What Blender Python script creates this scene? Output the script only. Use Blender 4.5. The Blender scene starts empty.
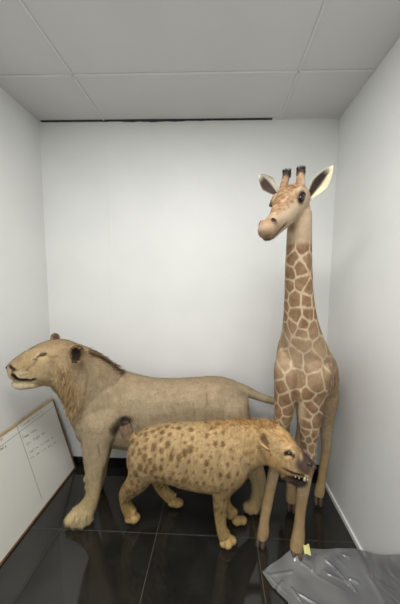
import bpy, bmesh, math, random
import numpy as np
from mathutils import Vector, Matrix, kdtree
random.seed(4); RNG = np.random.default_rng(7)
S = bpy.context.scene
COL = S.collection
V = Vector

# ------------------------------------------------------------------ camera
F, PIT, YAW, ROL, CX, HC = 221.47, -.0854, -.0298, .0113, 210.8, 1.474
RX0, RX1, RY0, RY1, RH = -1.2815, .8142, -1.9, 1.6357, 2.6     # the room
_cy, _sy, _cp, _sp = math.cos(YAW), math.sin(YAW), math.cos(PIT), math.sin(PIT)
FW = V((_sy*_cp, _cy*_cp, _sp)); R0 = V((_cy, -_sy, 0)); U0 = R0.cross(FW)
RR = math.cos(ROL)*R0 + math.sin(ROL)*U0
UU = -math.sin(ROL)*R0 + math.cos(ROL)*U0
cd = bpy.data.cameras.new('camera'); cam = bpy.data.objects.new('camera', cd); COL.objects.link(cam)
M = Matrix((RR, UU, -FW)).transposed().to_4x4(); M.translation = V((0, 0, HC))
cam.matrix_world = M
cd.sensor_fit = 'HORIZONTAL'; cd.sensor_width = 36; cd.lens = F*36/400; cd.shift_x = -(CX-200)/400
cd.clip_start = .02
S.camera = cam

def at(px, py, Y):            # a point of the photograph at depth Y in the room
    d = FW + RR*((px-CX)/F) + UU*((302-py)/F)
    return V((0, 0, HC)) + d*(Y/d.y)
def fl(px, py, z=0):
    d = FW + RR*((px-CX)/F) + UU*((302-py)/F)
    return V((0, 0, HC)) + d*((z-HC)/d.z)

# ------------------------------------------------------------------ materials
def s2l(c):
    return tuple(((x/255+.055)/1.055)**2.4 if x/255 > .04045 else x/255/12.92 for x in c)
class NT:
    def __init__(s, name):
        s.m = bpy.data.materials.new(name); s.m.use_nodes = True
        s.t = s.m.node_tree; s.b = s.t.nodes['Principled BSDF']
    def n(s, kind, **kw):
        nd = s.t.nodes.new(kind)
        for k, v in kw.items():
            if k[0] == '_': setattr(nd, k[1:], v)
            else: nd.inputs[k.replace('__', ' ')].default_value = v
        return nd
    def l(s, a, b): s.t.links.new(a, b)
    def math(s, op, a, b=None, c=None, clamp=False):
        nd = s.t.nodes.new('ShaderNodeMath'); nd.operation = op; nd.use_clamp = clamp
        for i, x in enumerate((a, b, c)):
            if x is None: continue
            if isinstance(x, (int, float)): nd.inputs[i].default_value = x
            else: s.l(x, nd.inputs[i])
        return nd.outputs[0]
    def mix(s, f, a, b, bt='MIX'):
        nd = s.t.nodes.new('ShaderNodeMix'); nd.data_type = 'RGBA'; nd.blend_type = bt
        for i, x in ((0, f), (6, a), (7, b)):
            if isinstance(x, (int, float)): nd.inputs[i].default_value = x
            elif isinstance(x, tuple): nd.inputs[i].default_value = (*x, 1)
            else: s.l(x, nd.inputs[i])
        return nd.outputs[2]
    def ramp(s, x, lo, hi):
        nd = s.t.nodes.new('ShaderNodeMapRange'); nd.interpolation_type = 'SMOOTHSTEP'
        s.l(x, nd.inputs[0]); nd.inputs[1].default_value = lo; nd.inputs[2].default_value = hi
        return nd.outputs[0]
    def bump(s, h, st, dist):
        b = s.n('ShaderNodeBump', Strength=st, Distance=dist); s.l(h, b.inputs['Height']); s.l(b.outputs[0], s.b.inputs['Normal'])

def plain(name, col, rough=.5, metal=0, noise=0, scale=30, spec=.5, bump=0):
    t = NT(name); c = s2l(col)
    t.b.inputs['Roughness'].default_value = rough; t.b.inputs['Metallic'].default_value = metal
    t.b.inputs['Specular IOR Level'].default_value = spec
    tc = t.n('ShaderNodeTexCoord'); no = t.n('ShaderNodeTexNoise', Scale=scale, Detail=4.0)
    t.l(tc.outputs['Object'], no.inputs['Vector'])
    k = t.ramp(no.outputs[0], .3, .7)
    t.l(t.mix(k, tuple(x*(1-noise) for x in c), tuple(min(1, x*(1+noise)) for x in c)), t.b.inputs['Base Color'])
    if bump: t.bump(no.outputs[0], bump, .01)
    return t.m

M_wall = plain('painted wall', (219, 220, 218), .55, noise=.025, scale=2.5, bump=.02)
M_ceil = plain('ceiling tile', (203, 203, 202), .8, noise=.02, scale=3, bump=.03)
M_bar = plain('ceiling bar', (214, 214, 212), .5, noise=.02)
M_gap = plain('dark gap', (45, 44, 44), .8)
M_black = plain('black skirting', (16, 16, 18), .25, noise=.1)
M_trimw = plain('white trim', (222, 222, 220), .4, noise=.03)
M_wood = plain('board frame brown', (120, 84, 56), .45, noise=.2, scale=60)
M_gold = plain('board frame pale', (176, 150, 104), .35, noise=.15, scale=40)
M_board = plain('board surface', (218, 217, 208), .22, noise=.02, scale=3)
M_red = plain('red marker', (165, 92, 78), .6); M_ink = plain('black marker', (58, 58, 66), .6)
M_eye = plain('glass eye', (16, 11, 9), .06); M_eyel = plain('amber glass eye', (70, 44, 20), .08)
M_dark = plain('dark wet nose', (38, 31, 29), .4, noise=.2, scale=120)
M_mouth = plain('mouth lining', (50, 30, 27), .5, noise=.2, scale=90)
M_tooth = plain('tooth', (222, 212, 180), .3, noise=.08)
M_hoof = plain('horn of hoof', (88, 74, 60), .5, noise=.25, scale=50, bump=.3)
M_tape = plain('yellow tape', (212, 206, 136), .45, noise=.08)

def floor_mat():
    t = NT('black polished tile')
    tc = t.n('ShaderNodeTexCoord'); no = t.n('ShaderNodeTexNoise', Scale=7.0, Detail=6.0, Roughness=.6)
    t.l(tc.outputs['Object'], no.inputs['Vector'])
    t.l(t.mix(t.ramp(no.outputs[0], .35, .7), s2l((30, 29, 27)), s2l((40, 39, 35))), t.b.inputs['Base Color'])
    t.l(t.math('MULTIPLY_ADD', no.outputs[0], .10, .02), t.b.inputs['Roughness'])
    n2 = t.n('ShaderNodeTexNoise', Scale=260.0, Detail=2.0); t.l(tc.outputs['Object'], n2.inputs['Vector'])
    t.b.inputs['Specular IOR Level'].default_value = .8
    t.bump(n2.outputs[0], .015, .002)
    return t.m
M_floor = floor_mat()
M_grout = plain('grout', (92, 88, 80), .8, noise=.15)

def film_mat():
    t = NT('clear plastic film')
    out = t.t.nodes['Material Output']
    tr = t.n('ShaderNodeBsdfTransparent'); tr.inputs[0].default_value = (.5, .5, .51, 1)
    t.b.inputs['Base Color'].default_value = (*s2l((160, 161, 160)), 1); t.b.inputs['Roughness'].default_value = .10
    t.b.inputs['Specular IOR Level'].default_value = .9
    tc = t.n('ShaderNodeTexCoord'); no = t.n('ShaderNodeTexNoise', Scale=7.0, Detail=1.5, Distortion=.8)
    t.l(tc.outputs['Object'], no.inputs['Vector']); t.bump(no.outputs[0], .25, .02)
    mx = t.t.nodes.new('ShaderNodeMixShader')
    t.l(t.math('MULTIPLY_ADD', t.ramp(no.outputs[0], .3, .75), .22, .42), mx.inputs[0])
    t.l(tr.outputs[0], mx.inputs[1]); t.l(t.b.outputs[0], mx.inputs[2]); t.l(mx.outputs[0], out.inputs[0])
    return t.m
M_film = film_mat()

def fur_mat(name, spots=None, patch=None, rough=.75, streak=0):
    """base colour from the 'Col' attribute (regions painted on the hide), coat pattern from 'pat' / 'pmask'"""
    t = NT(name)
    at_ = t.n('ShaderNodeAttribute', _attribute_name='Col'); c = at_.outputs['Color']
    tc = t.n('ShaderNodeTexCoord')
    n1 = t.n('ShaderNodeTexNoise', Scale=22.0, Detail=5.0, Roughness=.65); t.l(tc.outputs['Object'], n1.inputs['Vector'])
    n2 = t.n('ShaderNodeTexNoise', Scale=160.0, Detail=3.0); t.l(tc.outputs['Object'], n2.inputs['Vector'])
    pa = t.n('ShaderNodeAttribute', _attribute_name='pat').outputs['Fac']
    pm = t.n('ShaderNodeAttribute', _attribute_name='pmask').outputs['Fac']
    if patch:
        k = t.math('ADD', pa, t.math('MULTIPLY_ADD', n2.outputs[0], .003, -.0015))
        k = t.math('MULTIPLY', t.ramp(k, patch[1], patch[2]), pm)
        c = t.mix(k, c, t.mix(t.ramp(n1.outputs[0], .35, .7), patch[0], patch[3]))
    if spots:
        k = t.math('ADD', pa, t.math('MULTIPLY_ADD', n2.outputs[0], .010, -.005))
        k = t.math('MULTIPLY', t.ramp(k, spots[2], spots[1]), pm)
        c = t.mix(k, c, spots[0])
    k = t.math('MULTIPLY_ADD', t.ramp(n1.outputs[0], .25, .75), .22, .89)
    v = t.n('ShaderNodeHueSaturation'); t.l(c, v.inputs['Color']); t.l(k, v.inputs['Value'])
    if streak:
        mp = t.n('ShaderNodeMapping'); t.l(tc.outputs['Object'], mp.inputs[0]); mp.inputs['Scale'].default_value = (75, 75, 22); mp.inputs['Rotation'].default_value = (0, .35, 0)
        n3 = t.n('ShaderNodeTexNoise', Scale=1.0, Detail=3.0, Roughness=.6); t.l(mp.outputs[0], n3.inputs['Vector'])
        v3 = t.n('ShaderNodeHueSaturation'); t.l(v.outputs[0], v3.inputs['Color']); t.l(t.math('MULTIPLY_ADD', t.ramp(n3.outputs[0], .3, .7), streak, 1-streak/2), v3.inputs['Value']); v = v3
    k2 = t.math('MULTIPLY_ADD', n2.outputs[0], .25, .875)
    v2 = t.n('ShaderNodeHueSaturation'); t.l(v.outputs[0], v2.inputs['Color']); t.l(k2, v2.inputs['Value'])
    t.l(v2.outputs[0], t.b.inputs['Base Color'])
    t.b.inputs['Roughness'].default_value = rough; t.b.inputs['Specular IOR Level'].default_value = .15
    t.bump(n2.outputs[0], .25, .006)
    return t.m

# ------------------------------------------------------------------ object helpers
def link(name, me, mat=None, parent=None):
    o = bpy.data.objects.new(name, me); COL.objects.link(o)
    if mat is not None: me.materials.append(mat)
    if parent is not None:
        o.parent = parent; o.matrix_parent_inverse = Matrix.Translation(-parent.location)
    return o
def tag(o, label, cat, group=None):
    o['label'] = label; o['category'] = cat
    if group: o['group'] = group
def empty(name, loc):
    o = bpy.data.objects.new(name, None); COL.objects.link(o); o.location = loc; o.empty_display_size = .1
    return o
def bm_obj(name, bm, mat, parent=None, smooth=False):
    bmesh.ops.recalc_face_normals(bm, faces=bm.faces)
    me = bpy.data.meshes.new(name); bm.to_mesh(me); bm.free()
    if smooth: me.polygons.foreach_set('use_smooth', [True]*len(me.polygons))
    return link(name, me, mat, parent)
def box(bm, a, b):
    vs = [bm.verts.new((x, y, z)) for x in (a[0], b[0]) for y in (a[1], b[1]) for z in (a[2], b[2])]
    for f in ((0, 1, 3, 2), (4, 6, 7, 5), (0, 4, 5, 1), (2, 3, 7, 6), (0, 2, 6, 4), (1, 5, 7, 3)):
        bm.faces.new([vs[i] for i in f])
def struct(name, a, b, mat, bev=0):
    bm = bmesh.new(); box(bm, a, b)
    if bev: bmesh.ops.bevel(bm, geom=bm.edges[:], offset=bev, segments=2, affect='EDGES')
    o = bm_obj(name, bm, mat); o['kind'] = 'structure'
    return o

# ------------------------------------------------------------------ room
GX = [-.9215, -.339, .2435]; GY = [1.1753, .593, .0107, -.5716, -1.154, -1.736]
bm = bmesh.new(); box(bm, (RX0-.1, RY0-.1, -.1), (RX1+.1, RY1+.1, -.003)); fl_o = bm_obj('floor', bm, M_grout); fl_o['kind'] = 'structure'
bm = bmesh.new()
xs = [RX0]+GX+[RX1]; ys = [RY1]+GY+[RY0]; g = .0016
for i in range(len(xs)-1):
    for j in range(len(ys)-1):
        if ys[j]-ys[j+1] < .02: continue
        box(bm, (xs[i]+g, ys[j+1]+g, -.003), (xs[i+1]-g, ys[j]-g, 0))
bmesh.ops.bevel(bm, geom=[e for e in bm.edges if e.verts[0].co.z > -.001 and e.verts[1].co.z > -.001], offset=.0006, segments=1, affect='EDGES')
o = bm_obj('floor', bm, M_floor); o.parent = fl_o
o.name = 'floor_tiles'; o['kind'] = 'structure'
struct('wall_back', (RX0-.1, RY1, -.1), (RX1+.1, RY1+.1, RH+.1), M_wall)
struct('wall_left', (RX0-.1, RY0-.1, -.1), (RX0, RY1, RH+.1), M_wall)
struct('wall_right', (RX1, RY0-.1, -.1), (RX1+.1, RY1, RH+.1), M_wall)
struct('wall_front', (RX0, RY0-.1, -.1), (RX1, RY0, RH+.1), M_wall)
struct('ceiling', (RX0-.1, RY0-.1, RH), (RX1+.1, RY1+.1, RH+.1), M_ceil)
struct('baseboard_back', (RX0, RY1-.012, 0), (RX1, RY1, .075), M_black, .002)
struct('baseboard_right', (RX1-.012, RY0, 0), (RX1, RY1-.012, .03), M_trimw, .002)
struct('baseboard_left', (RX0, RY0, 0), (RX0+.012, RY1-.012, .075), M_black, .002)
n = 1
for x in (-.8094, .4138):
    struct('trim_%d' % n, (x-.005, RY0, RH-.005), (x+.005, RY1, RH), M_bar, .001); n += 1
for y in (1.2879, .6879, .0879, -.512, -1.112, -1.712):
    struct('trim_%d' % n, (RX0, y-.005, RH-.005), (RX1, y+.005, RH), M_bar, .001); n += 1
struct('trim_%d' % n, (RX0, RY1-.012, RH-.003), (RX1, RY1, RH), M_bar); n += 1
# ragged dark gap where the last row of tiles does not meet the wall
bm = bmesh.new(); N = 60
rows = []
for i in range(N+1):
    x = RX0+.02+(1.62)*i/N
    h = .0022+.0065*math.exp(-((x+.45)/.30)**2)+.0018*math.sin(x*37)+.001*math.sin(x*91)
    rows.append([bm.verts.new((x, RY1-y, RH-z)) for y, z in ((0, 0), (.014, 0), (.014, max(.0042, h)), (0, max(.0042, h)))])
for a, b in zip(rows, rows[1:]):
    for k in range(4): bm.faces.new((a[k], a[(k+1) % 4], b[(k+1) % 4], b[k]))
o = bm_obj('trim_%d' % n, bm, M_gap); o['kind'] = 'structure'; n += 1
# faint panel joints of the wall lining
for x in (.418, -.80):
    struct('trim_%d' % n, (x-.0015, RY1-.001, .08), (x+.0015, RY1, RH-.006), M_wall); n += 1

# ------------------------------------------------------------------ whiteboard leaning on the left wall
WB = empty('whiteboard', (-1.10, 1.605, 0))
wo = V((-1.106, 1.607, .003)); wu = V((0, -1, 0)); top = V((-1.262, 1.607, .575)); wv = (top-wo).normalized(); WL, WH = .95, (top-wo).length
wn = V((-wv.z*-1, 0, 0)); wn = V((wv.z, 0, -wv.x))           # towards the room
def wp(u, v, d=0): return wo+wu*u+wv*v+wn*d
def wbox(bm, u0, u1, v0, v1, d0, d1):
    vs = [bm.verts.new(wp(u, v, d)) for u in (u0, u1) for v in (v0, v1) for d in (d0, d1)]
    for f in ((0, 1, 3, 2), (4, 6, 7, 5), (0, 4, 5, 1), (2, 3, 7, 6), (0, 2, 6, 4), (1, 5, 7, 3)):
        bm.faces.new([vs[i] for i in f])
bm = bmesh.new(); wbox(bm, .008, WL-.008, .008, WH-.008, -.008, 0); bm_obj('panel', bm, M_board, WB)
def rail(name, mat, *a, lab=None):
    bm = bmesh.new(); wbox(bm, *a); bmesh.ops.bevel(bm, geom=bm.edges[:], offset=.002, segments=2, affect='EDGES')
    r = bm_obj(name, bm, mat, WB)
    if lab: r['label'] = lab
rail('frame_rail', M_gold, 0, WL, WH-.014, WH, -.009, .005, lab='pale brass coloured top rail')
rail('frame_rail', M_wood, 0, WL, 0, .012, -.009, .005, lab='brown bottom rail')
rail('frame_rail', M_wood, 0, .011, .012, WH-.014, -.009, .005)
rail('frame_rail', M_wood, WL-.011, WL, .012, WH-.014, -.009, .005)
def wbuv(px, py):
    d = FW + RR*((px-CX)/F) + UU*((302-py)/F); c = V((0, 0, HC))
    t = (wo-c).dot(wn)/d.dot(wn); p = c+d*t-wo
    return p.dot(wu), p.dot(wv)
def stroke(bm, pts, w, d=.0006):
    for (a, b), (c, e) in zip(pts, pts[1:]):
        L = math.hypot(c-a, e-b)
        if L < 1e-6: continue
        nx, ny = -(e-b)/L*w/2, (c-a)/L*w/2
        bm.faces.new([bm.verts.new(wp(*q, d)) for q in ((a+nx, b+ny), (c+nx, e+ny), (c-nx, e-ny), (a-nx, b-ny))])
GL = {'a': [(.8, .7), (.3, .8), (.1, .3), (.4, 0), (.8, .3), (.8, .7), (.85, 0)], 'l': [(.2, 1.5), (.3, 0), (.5, 0)], 'e': [(.1, .4), (.8, .5), (.5, .9), (.15, .5), (.3, 0), (.8, .1)],
      'n': [(.1, .9), (.15, 0), (.2, .7), (.6, .9), (.7, 0)], 'i': [(.3, .9), (.35, 0)], 'o': [(.5, .9), (.1, .5), (.4, 0), (.8, .4), (.5, .9)], 't': [(.4, 1.4), (.4, .1), (.7, 0)],
      's': [(.8, .8), (.3, .9), (.2, .6), (.7, .4), (.6, 0), (.1, .1)], 'r': [(.2, .9), (.25, 0), (.3, .7), (.7, .9)], 'm': [(.05, .9), (.1, 0), (.15, .8), (.4, .9), (.45, 0), (.5, .8), (.8, .9), (.85, 0)],
      'F': [(.9, 1.5), (.2, 1.5), (.2, 0), (.2, .8), (.7, .8)], 'D': [(.2, 0), (.2, 1.5), (.8, 1.1), (.8, .4), (.2, 0)], 'C': [(.9, 1.3), (.4, 1.5), (.1, .8), (.4, 0), (.9, .2)], 'u': [(.1, .9), (.2, .1), (.6, .1), (.7, .9), (.75, 0)]}
def scribble(name, mat, lab, txt, p0, p1, h, w):
    """hand lettering from one point of the photograph's board to another, along the board"""
    (u0, v0), (u1, v1) = wbuv(*p0), wbuv(*p1); n = len(txt); bm = bmesh.new()
    for i, ch in enumerate(txt):
        if ch not in GL:
            o = bm_obj(name, bm, mat, WB); o['label'] = lab; bm = bmesh.new(); continue
        f = lambda x, y: (u0+(u1-u0)*(i+x*.85)/n, v0+(v1-v0)*(i+x)/n+y*h)
        stroke(bm, [f(x, y) for x, y in GL[ch]], w)
    o = bm_obj(name, bm, mat, WB); o['label'] = lab
bm = bmesh.new()
hl0, hl1 = wbuv(0, 445.5), wbuv(52, 408.5)
vh = hl0[1]*.5+hl1[1]*.5
d0, d1 = wbuv(18.5, 430), wbuv(42, 500)
stroke(bm, [(.012, vh), (WL-.012, vh)], .0022); ud = (d0[0]+d1[0])/2
stroke(bm, [(ud, WH-.015), (ud, .06)], .0022)
bm_obj('ruled_lines', bm, M_ink, WB)
for a_ in (('Cuuminrnis', (21, 427.5), (43, 412), .013, .0018), ('Fuis', (-12, 450), (4, 439), .013, .0018)):
    scribble('heading', M_red, 'red handwritten column heading', *a_)
for a_ in (('Fame luss', (23, 439), (37, 430), .012, .002), ('Cli Fems on', (27, 446), (45, 433), .012, .002), ('ueltn iliosn tn', (30, 453), (54, 437.5), .010, .0018),
           ('lu em sin ent ol', (31, 459), (57, 442), .010, .0018), ('nmle', (-1, 451.5), (7, 446.5), .012, .002)):
    scribble('handwriting', M_ink, 'line of black handwriting', *a_)
tag(WB, 'whiteboard with handwritten notes leaning against the left wall', 'whiteboard')

# ------------------------------------------------------------------ hide building
def loft(bm, st, seg=20, e=2.2):
    """st: list of (centre, axis A (half vector), axis B (half vector))"""
    rings = []
    for c, a, b in st:
        r = []
        for k in range(seg):
            th = 2*math.pi*k/seg; cc, ss = math.cos(th), math.sin(th)
            cc = math.copysign(abs(cc)**(2/e), cc); ss = math.copysign(abs(ss)**(2/e), ss)
            r.append(bm.verts.new(c+a*cc+b*ss))
        rings.append(r)
    for a, b in zip(rings, rings[1:]):
        for k in range(seg): bm.faces.new((a[k], a[(k+1) % seg], b[(k+1) % seg], b[k]))
    bm.faces.new(rings[0]); bm.faces.new(rings[-1][::-1])
def resamp(st, n=4):
    out = []
    P = [st[0]]+list(st)+[st[-1]]
    for i in range(1, len(P)-2):
        for k in range(n):
            t = k/n
            q = []
            for j in range(3):
                p0, p1, p2, p3 = P[i-1][j], P[i][j], P[i+1][j], P[i+2][j]
                q.append(.5*((2*p1)+(p2-p0)*t+(2*p0-5*p1+4*p2-p3)*t*t+(3*p1-p0-3*p2+p3)*t**3))
            out.append(tuple(q))
    out.append(st[-1]); return out
def prof(bm, rows, e=2.2, n=4, seg=20):
    """rows: (edge point A px, edge point B px, depth, half thickness in the depth direction)"""
    st = []
    for (ax, ay), (bx, by), Y, w in rows:
        A, B = at(ax, ay, Y), at(bx, by, Y); c = (A+B)/2; a = (A-B)/2
        st.append((c, a, V((0, 1, 0))*w))
    loft(bm, resamp(st, n), seg, e)
def tube(bm, pts, seg=14):
    st = []
    for i, (p, r) in enumerate(pts):
        d = (pts[min(i+1, len(pts)-1)][0]-pts[max(i-1, 0)][0]).normalized()
        a = d.orthogonal().normalized() if abs(d.y) > .9 else d.cross(V((0, 1, 0))).normalized()
        st.append((V(p), a*r, a.cross(d)*r))
    loft(bm, resamp(st, 4), seg, 2)
def ell(bm, c, ax, ay=None, az=None, seg=14):
    if ay is None: ay = az = ax
    X = ax if isinstance(ax, Vector) else V((ax, 0, 0)); Yv = ay if isinstance(ay, Vector) else V((0, ay, 0)); Z = az if isinstance(az, Vector) else V((0, 0, az))
    st = []
    for k in range(1, 12):
        t = math.pi*k/12; st.append((c-Z*math.cos(t), X*math.sin(t), Yv*math.sin(t)))
    loft(bm, st, seg, 2)

class Hide:
    def __init__(s, bm, voxel, smooth=6):
        me = bpy.data.meshes.new('tmp'); bmesh.ops.recalc_face_normals(bm, faces=bm.faces); bm.to_mesh(me); bm.free()
        o = bpy.data.objects.new('tmp', me); COL.objects.link(o)
        m = o.modifiers.new('r', 'REMESH'); m.mode = 'VOXEL'; m.voxel_size = voxel
        m = o.modifiers.new('s', 'SMOOTH'); m.factor = .5; m.iterations = smooth
        dg = bpy.context.evaluated_depsgraph_get(); ev = o.evaluated_get(dg)
        me2 = bpy.data.meshes.new_from_object(ev); bpy.data.objects.remove(o)
        s.me = me2; n = len(me2.vertices)
        s.P = np.empty(n*3); me2.vertices.foreach_get('co', s.P); s.P = s.P.reshape(-1, 3)
        s.upd()
        s.C = np.zeros((n, 3)); s.pat = np.ones(n); s.pm = np.zeros(n); s.fl = np.ones(n)
    def upd(s):
        s.me.vertices.foreach_set('co', s.P.ravel()); s.me.update()
        n = len(s.me.vertices); s.N = np.empty(n*3); s.me.vertices.foreach_get('normal', s.N); s.N = s.N.reshape(-1, 3)
    def w(s, c, r, soft=.5):
        """soft ball mask; r a number or (rx,ry,rz)"""
        r = np.array(r if hasattr(r, '__len__') else (r, r, r)); d = np.linalg.norm((s.P-np.array(c))/r, axis=1)
        x = np.clip((1-d)/soft, 0, 1); return x*x*(3-2*x)
    def paint(s, c, r, col, k=1, soft=.5):
        w = (s.w(c, r, soft)*k)[:, None]; s.C = s.C*(1-w)+np.array(s2l(col))*w
    def wpaint(s, w, col):
        w = np.clip(w, 0, 1)[:, None]; s.C = s.C*(1-w)+np.array(s2l(col))*w
    def pull(s, c, r, v):
        s.P += s.w(c, r, 1)[:, None]*np.array(v)[None]
    def puff(s, c, r, k):
        s.P += s.w(c, r, 1)[:, None]*s.N*k
    def strands(s, n, L, flow, lift=.35, wid=.0022, seed=1, lfun=None, var=.16):
        """short hairs over the hide: one thin blade each, colour and pattern taken from its root"""
        r = np.random.default_rng(seed); me = s.me; me.calc_loop_triangles()
        T = np.empty(len(me.loop_triangles)*3, dtype=np.int32); me.loop_triangles.foreach_get('vertices', T); T = T.reshape(-1, 3)
        a, b, c = s.P[T[:, 0]], s.P[T[:, 1]], s.P[T[:, 2]]
        area = np.linalg.norm(np.cross(b-a, c-a), axis=1); pr = area/area.sum()
        idx = r.choice(len(T), n, p=pr); u = r.random((n, 2)); fl_ = u.sum(1) > 1; u[fl_] = 1-u[fl_]
        w0 = 1-u.sum(1); t = T[idx]
        mixv = lambda A: A[t[:, 0]]*(w0 if A.ndim == 1 else w0[:, None])+A[t[:, 1]]*(u[:, 0] if A.ndim == 1 else u[:, 0][:, None])+A[t[:, 2]]*(u[:, 1] if A.ndim == 1 else u[:, 1][:, None])
        p, nn, co, pa, pm, fl2 = mixv(s.P), mixv(s.N), mixv(s.C), mixv(s.pat), mixv(s.pm), mixv(s.fl)
        nn /= np.linalg.norm(nn, axis=1)[:, None]
        d = flow(p)+r.normal(0, .25, (n, 3)); d -= (d*nn).sum(1)[:, None]*nn; d /= np.linalg.norm(d, axis=1)[:, None]+1e-9
        dd = d+nn*(lift*(.5+r.random(n)))[:, None]; dd /= np.linalg.norm(dd, axis=1)[:, None]
        LL = (L*(.6+.8*r.random(n))*fl2)[:, None]
        sd = np.cross(d, nn)*wid/2
        tip = p+dd*LL
        keep = fl2 > .12
        s.hair = (np.stack([p-sd-nn*.0015, p+sd-nn*.0015, tip], 1)[keep], nn[keep], (co*(1+r.normal(0, var, n))[:, None])[keep], pa[keep], pm[keep])
    def build(s, name, mat, parent):
        me = s.me; nv = len(s.P)
        F_ = np.empty(len(me.polygons)*4, dtype=np.int32)
        faces = [tuple(p.vertices) for p in me.polygons]
        P, N_, C, pa, pm = s.P, s.N, s.C, s.pat, s.pm
        if hasattr(s, 'hair'):
            h, hn, hc, hp, hm = s.hair; k = len(h)
            P = np.vstack([P, h.reshape(-1, 3)]); N_ = np.vstack([N_, np.repeat(hn, 3, 0)]); C = np.vstack([C, np.repeat(hc, 3, 0)])
            pa = np.concatenate([pa, np.repeat(hp, 3)]); pm = np.concatenate([pm, np.repeat(hm, 3)])
            faces += [(nv+3*i, nv+3*i+1, nv+3*i+2) for i in range(k)]
        m2 = bpy.data.meshes.new(name); m2.from_pydata(P.tolist(), [], faces)
        m2.polygons.foreach_set('use_smooth', [True]*len(faces))
        a = m2.attributes.new('Col', 'FLOAT_COLOR', 'POINT'); a.data.foreach_set('color', np.hstack([np.clip(C, 0, 1), np.ones((len(C), 1))]).astype(np.float32).ravel())
        a = m2.attributes.new('pat', 'FLOAT', 'POINT'); a.data.foreach_set('value', pa.astype(np.float32))
        a = m2.attributes.new('pmask', 'FLOAT', 'POINT'); a.data.foreach_set('value', pm.astype(np.float32))
        m2.update(); m2.normals_split_custom_set_from_vertices([tuple(x) for x in N_])
        bpy.data.meshes.remove(me)
        return link(name, m2, mat, parent)

def hairs(name, specs, parent, mat, seg=3, seed=3):
    """longer hair: specs = list of (root, direction, length, width, colour, droop)"""
    r = random.Random(seed); P = []; Fc = []; C = []
    for root, d, L, w, col, droop in specs:
        d = (d+V((r.gauss(0, .13), r.gauss(0, .13), r.gauss(0, .13)))).normalized(); L *= r.uniform(.6, 1.2)
        sd = d.cross(V((r.gauss(0, 1), r.gauss(0, 1), r.gauss(0, 1)))).normalized()*w/2
        b0 = len(P); c = s2l(col); f = r.uniform(.72, 1.25); c = tuple(x*f for x in c)
        p = V(root)
        for k in range(seg):
            t = k/seg; P += [tuple(p-sd*(1-t)), tuple(p+sd*(1-t))]; C += [c, c]
            d = (d+V((0, 0, -droop))/seg).normalized(); p = p+d*(L/seg)
        P.append(tuple(p)); C.append(c)
        for k in range(seg-1): Fc.append((b0+2*k, b0+2*k+1, b0+2*k+3, b0+2*k+2))
        Fc.append((b0+2*seg-2, b0+2*seg-1, b0+2*seg))
    me = bpy.data.meshes.new(name); me.from_pydata(P, [], Fc)
    a = me.attributes.new('Col', 'FLOAT_COLOR', 'POINT'); a.data.foreach_set('color', np.hstack([np.clip(np.array(C), 0, 1), np.ones((len(C), 1))]).astype(np.float32).ravel())
    return link(name, me, mat, parent)
def line_pts(pts, n):
    """n points spread along a polyline"""
    seg = [(pts[i+1]-pts[i]).length for i in range(len(pts)-1)]; T = sum(seg); out = []
    for k in range(n):
        t = T*k/(n-1) if n > 1 else 0
        for i, L in enumerate(seg):
            if t <= L or i == len(seg)-1: out.append(pts[i].lerp(pts[i+1], min(1, t/L))); break
            t -= L
    return out
def surf(hide):
    kd = kdtree.KDTree(len(hide.P))
    for i, p in enumerate(hide.P): kd.insert(p, i)
    kd.balance(); return kd
def ball(name, c, r, mat, parent, sc=(1, 1, 1)):
    bm = bmesh.new(); bmesh.ops.create_uvsphere(bm, u_segments=20, v_segments=12, radius=r)
    bmesh.ops.transform(bm, matrix=Matrix.Translation(c) @ Matrix.Diagonal((*sc, 1)), verts=bm.verts)
    return bm_obj(name, bm, mat, parent, True)
def ear(name, base, tip, face, width, mat, parent, col_out, col_in, col_rim, cup=.35, rnd=.5, rim=.45, off=0, pw=2, pp=.5):
    """cupped leaf: base -> tip, opening towards 'face'"""
    ax = tip-base; L = ax.length; ax.normalize(); f = (face-ax*face.dot(ax)).normalized(); sd = ax.cross(f)
    nu, nv = 14, 16; P = []; C = []; Fc = []
    for side in (0, 1):
        for i in range(nu+1):
            t = i/nu; w = width/2*(math.sin(math.pi*min(1, t*.5/rnd) if t < rnd else math.pi/2) if False else ((t/rnd)**.5 if t < rnd else max(0, 1-((t-rnd)/(1-rnd))**pw)**pp))
            w = max(w, width*.02) if i else width*.22
            for j in range(nv+1):
                s = j/nv*2-1
                depth = -cup*width*(1-s*s)*(1-.5*t)*(w/(width/2))
                p = base+ax*(L*t)+sd*(s*w)+f*(depth-(.0035*(1-s*s)+.0008)*side)
                P.append(tuple(p))
                if side: c = col_out
                else:
                    k = min(1, max(0, (abs(s+off)-rim)/.3)); k = max(k, (t-.72)/.2 if t > .72 else 0); k = min(1, k)
                    c = tuple(a*(1-k)+b*k for a, b in zip(col_in, col_rim))
                C.append(s2l(c))
    W = nv+1; of = (nu+1)*W
    for sd_ in (0, 1):
        for i in range(nu):
            for j in range(nv):
                q = [sd_*of+i*W+j, sd_*of+i*W+j+1, sd_*of+(i+1)*W+j+1, sd_*of+(i+1)*W+j]
                Fc.append(q if sd_ == 0 else q[::-1])
    for i in range(nu):
        for j in (0, nv): Fc.append([i*W+j, (i+1)*W+j, of+(i+1)*W+j, of+i*W+j])
    for j in range(nv): Fc.append([nu*W+j, nu*W+j+1, of+nu*W+j+1, of+nu*W+j])
    me = bpy.data.meshes.new(name); me.from_pydata(P, [], Fc)
    a = me.attributes.new('Col', 'FLOAT_COLOR', 'POINT'); a.data.foreach_set('color', np.hstack([np.array(C), np.ones((len(C), 1))]).astype(np.float32).ravel())
    me.polygons.foreach_set('use_smooth', [True]*len(Fc))
    o = link(name, me, mat, parent)
    return o

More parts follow.
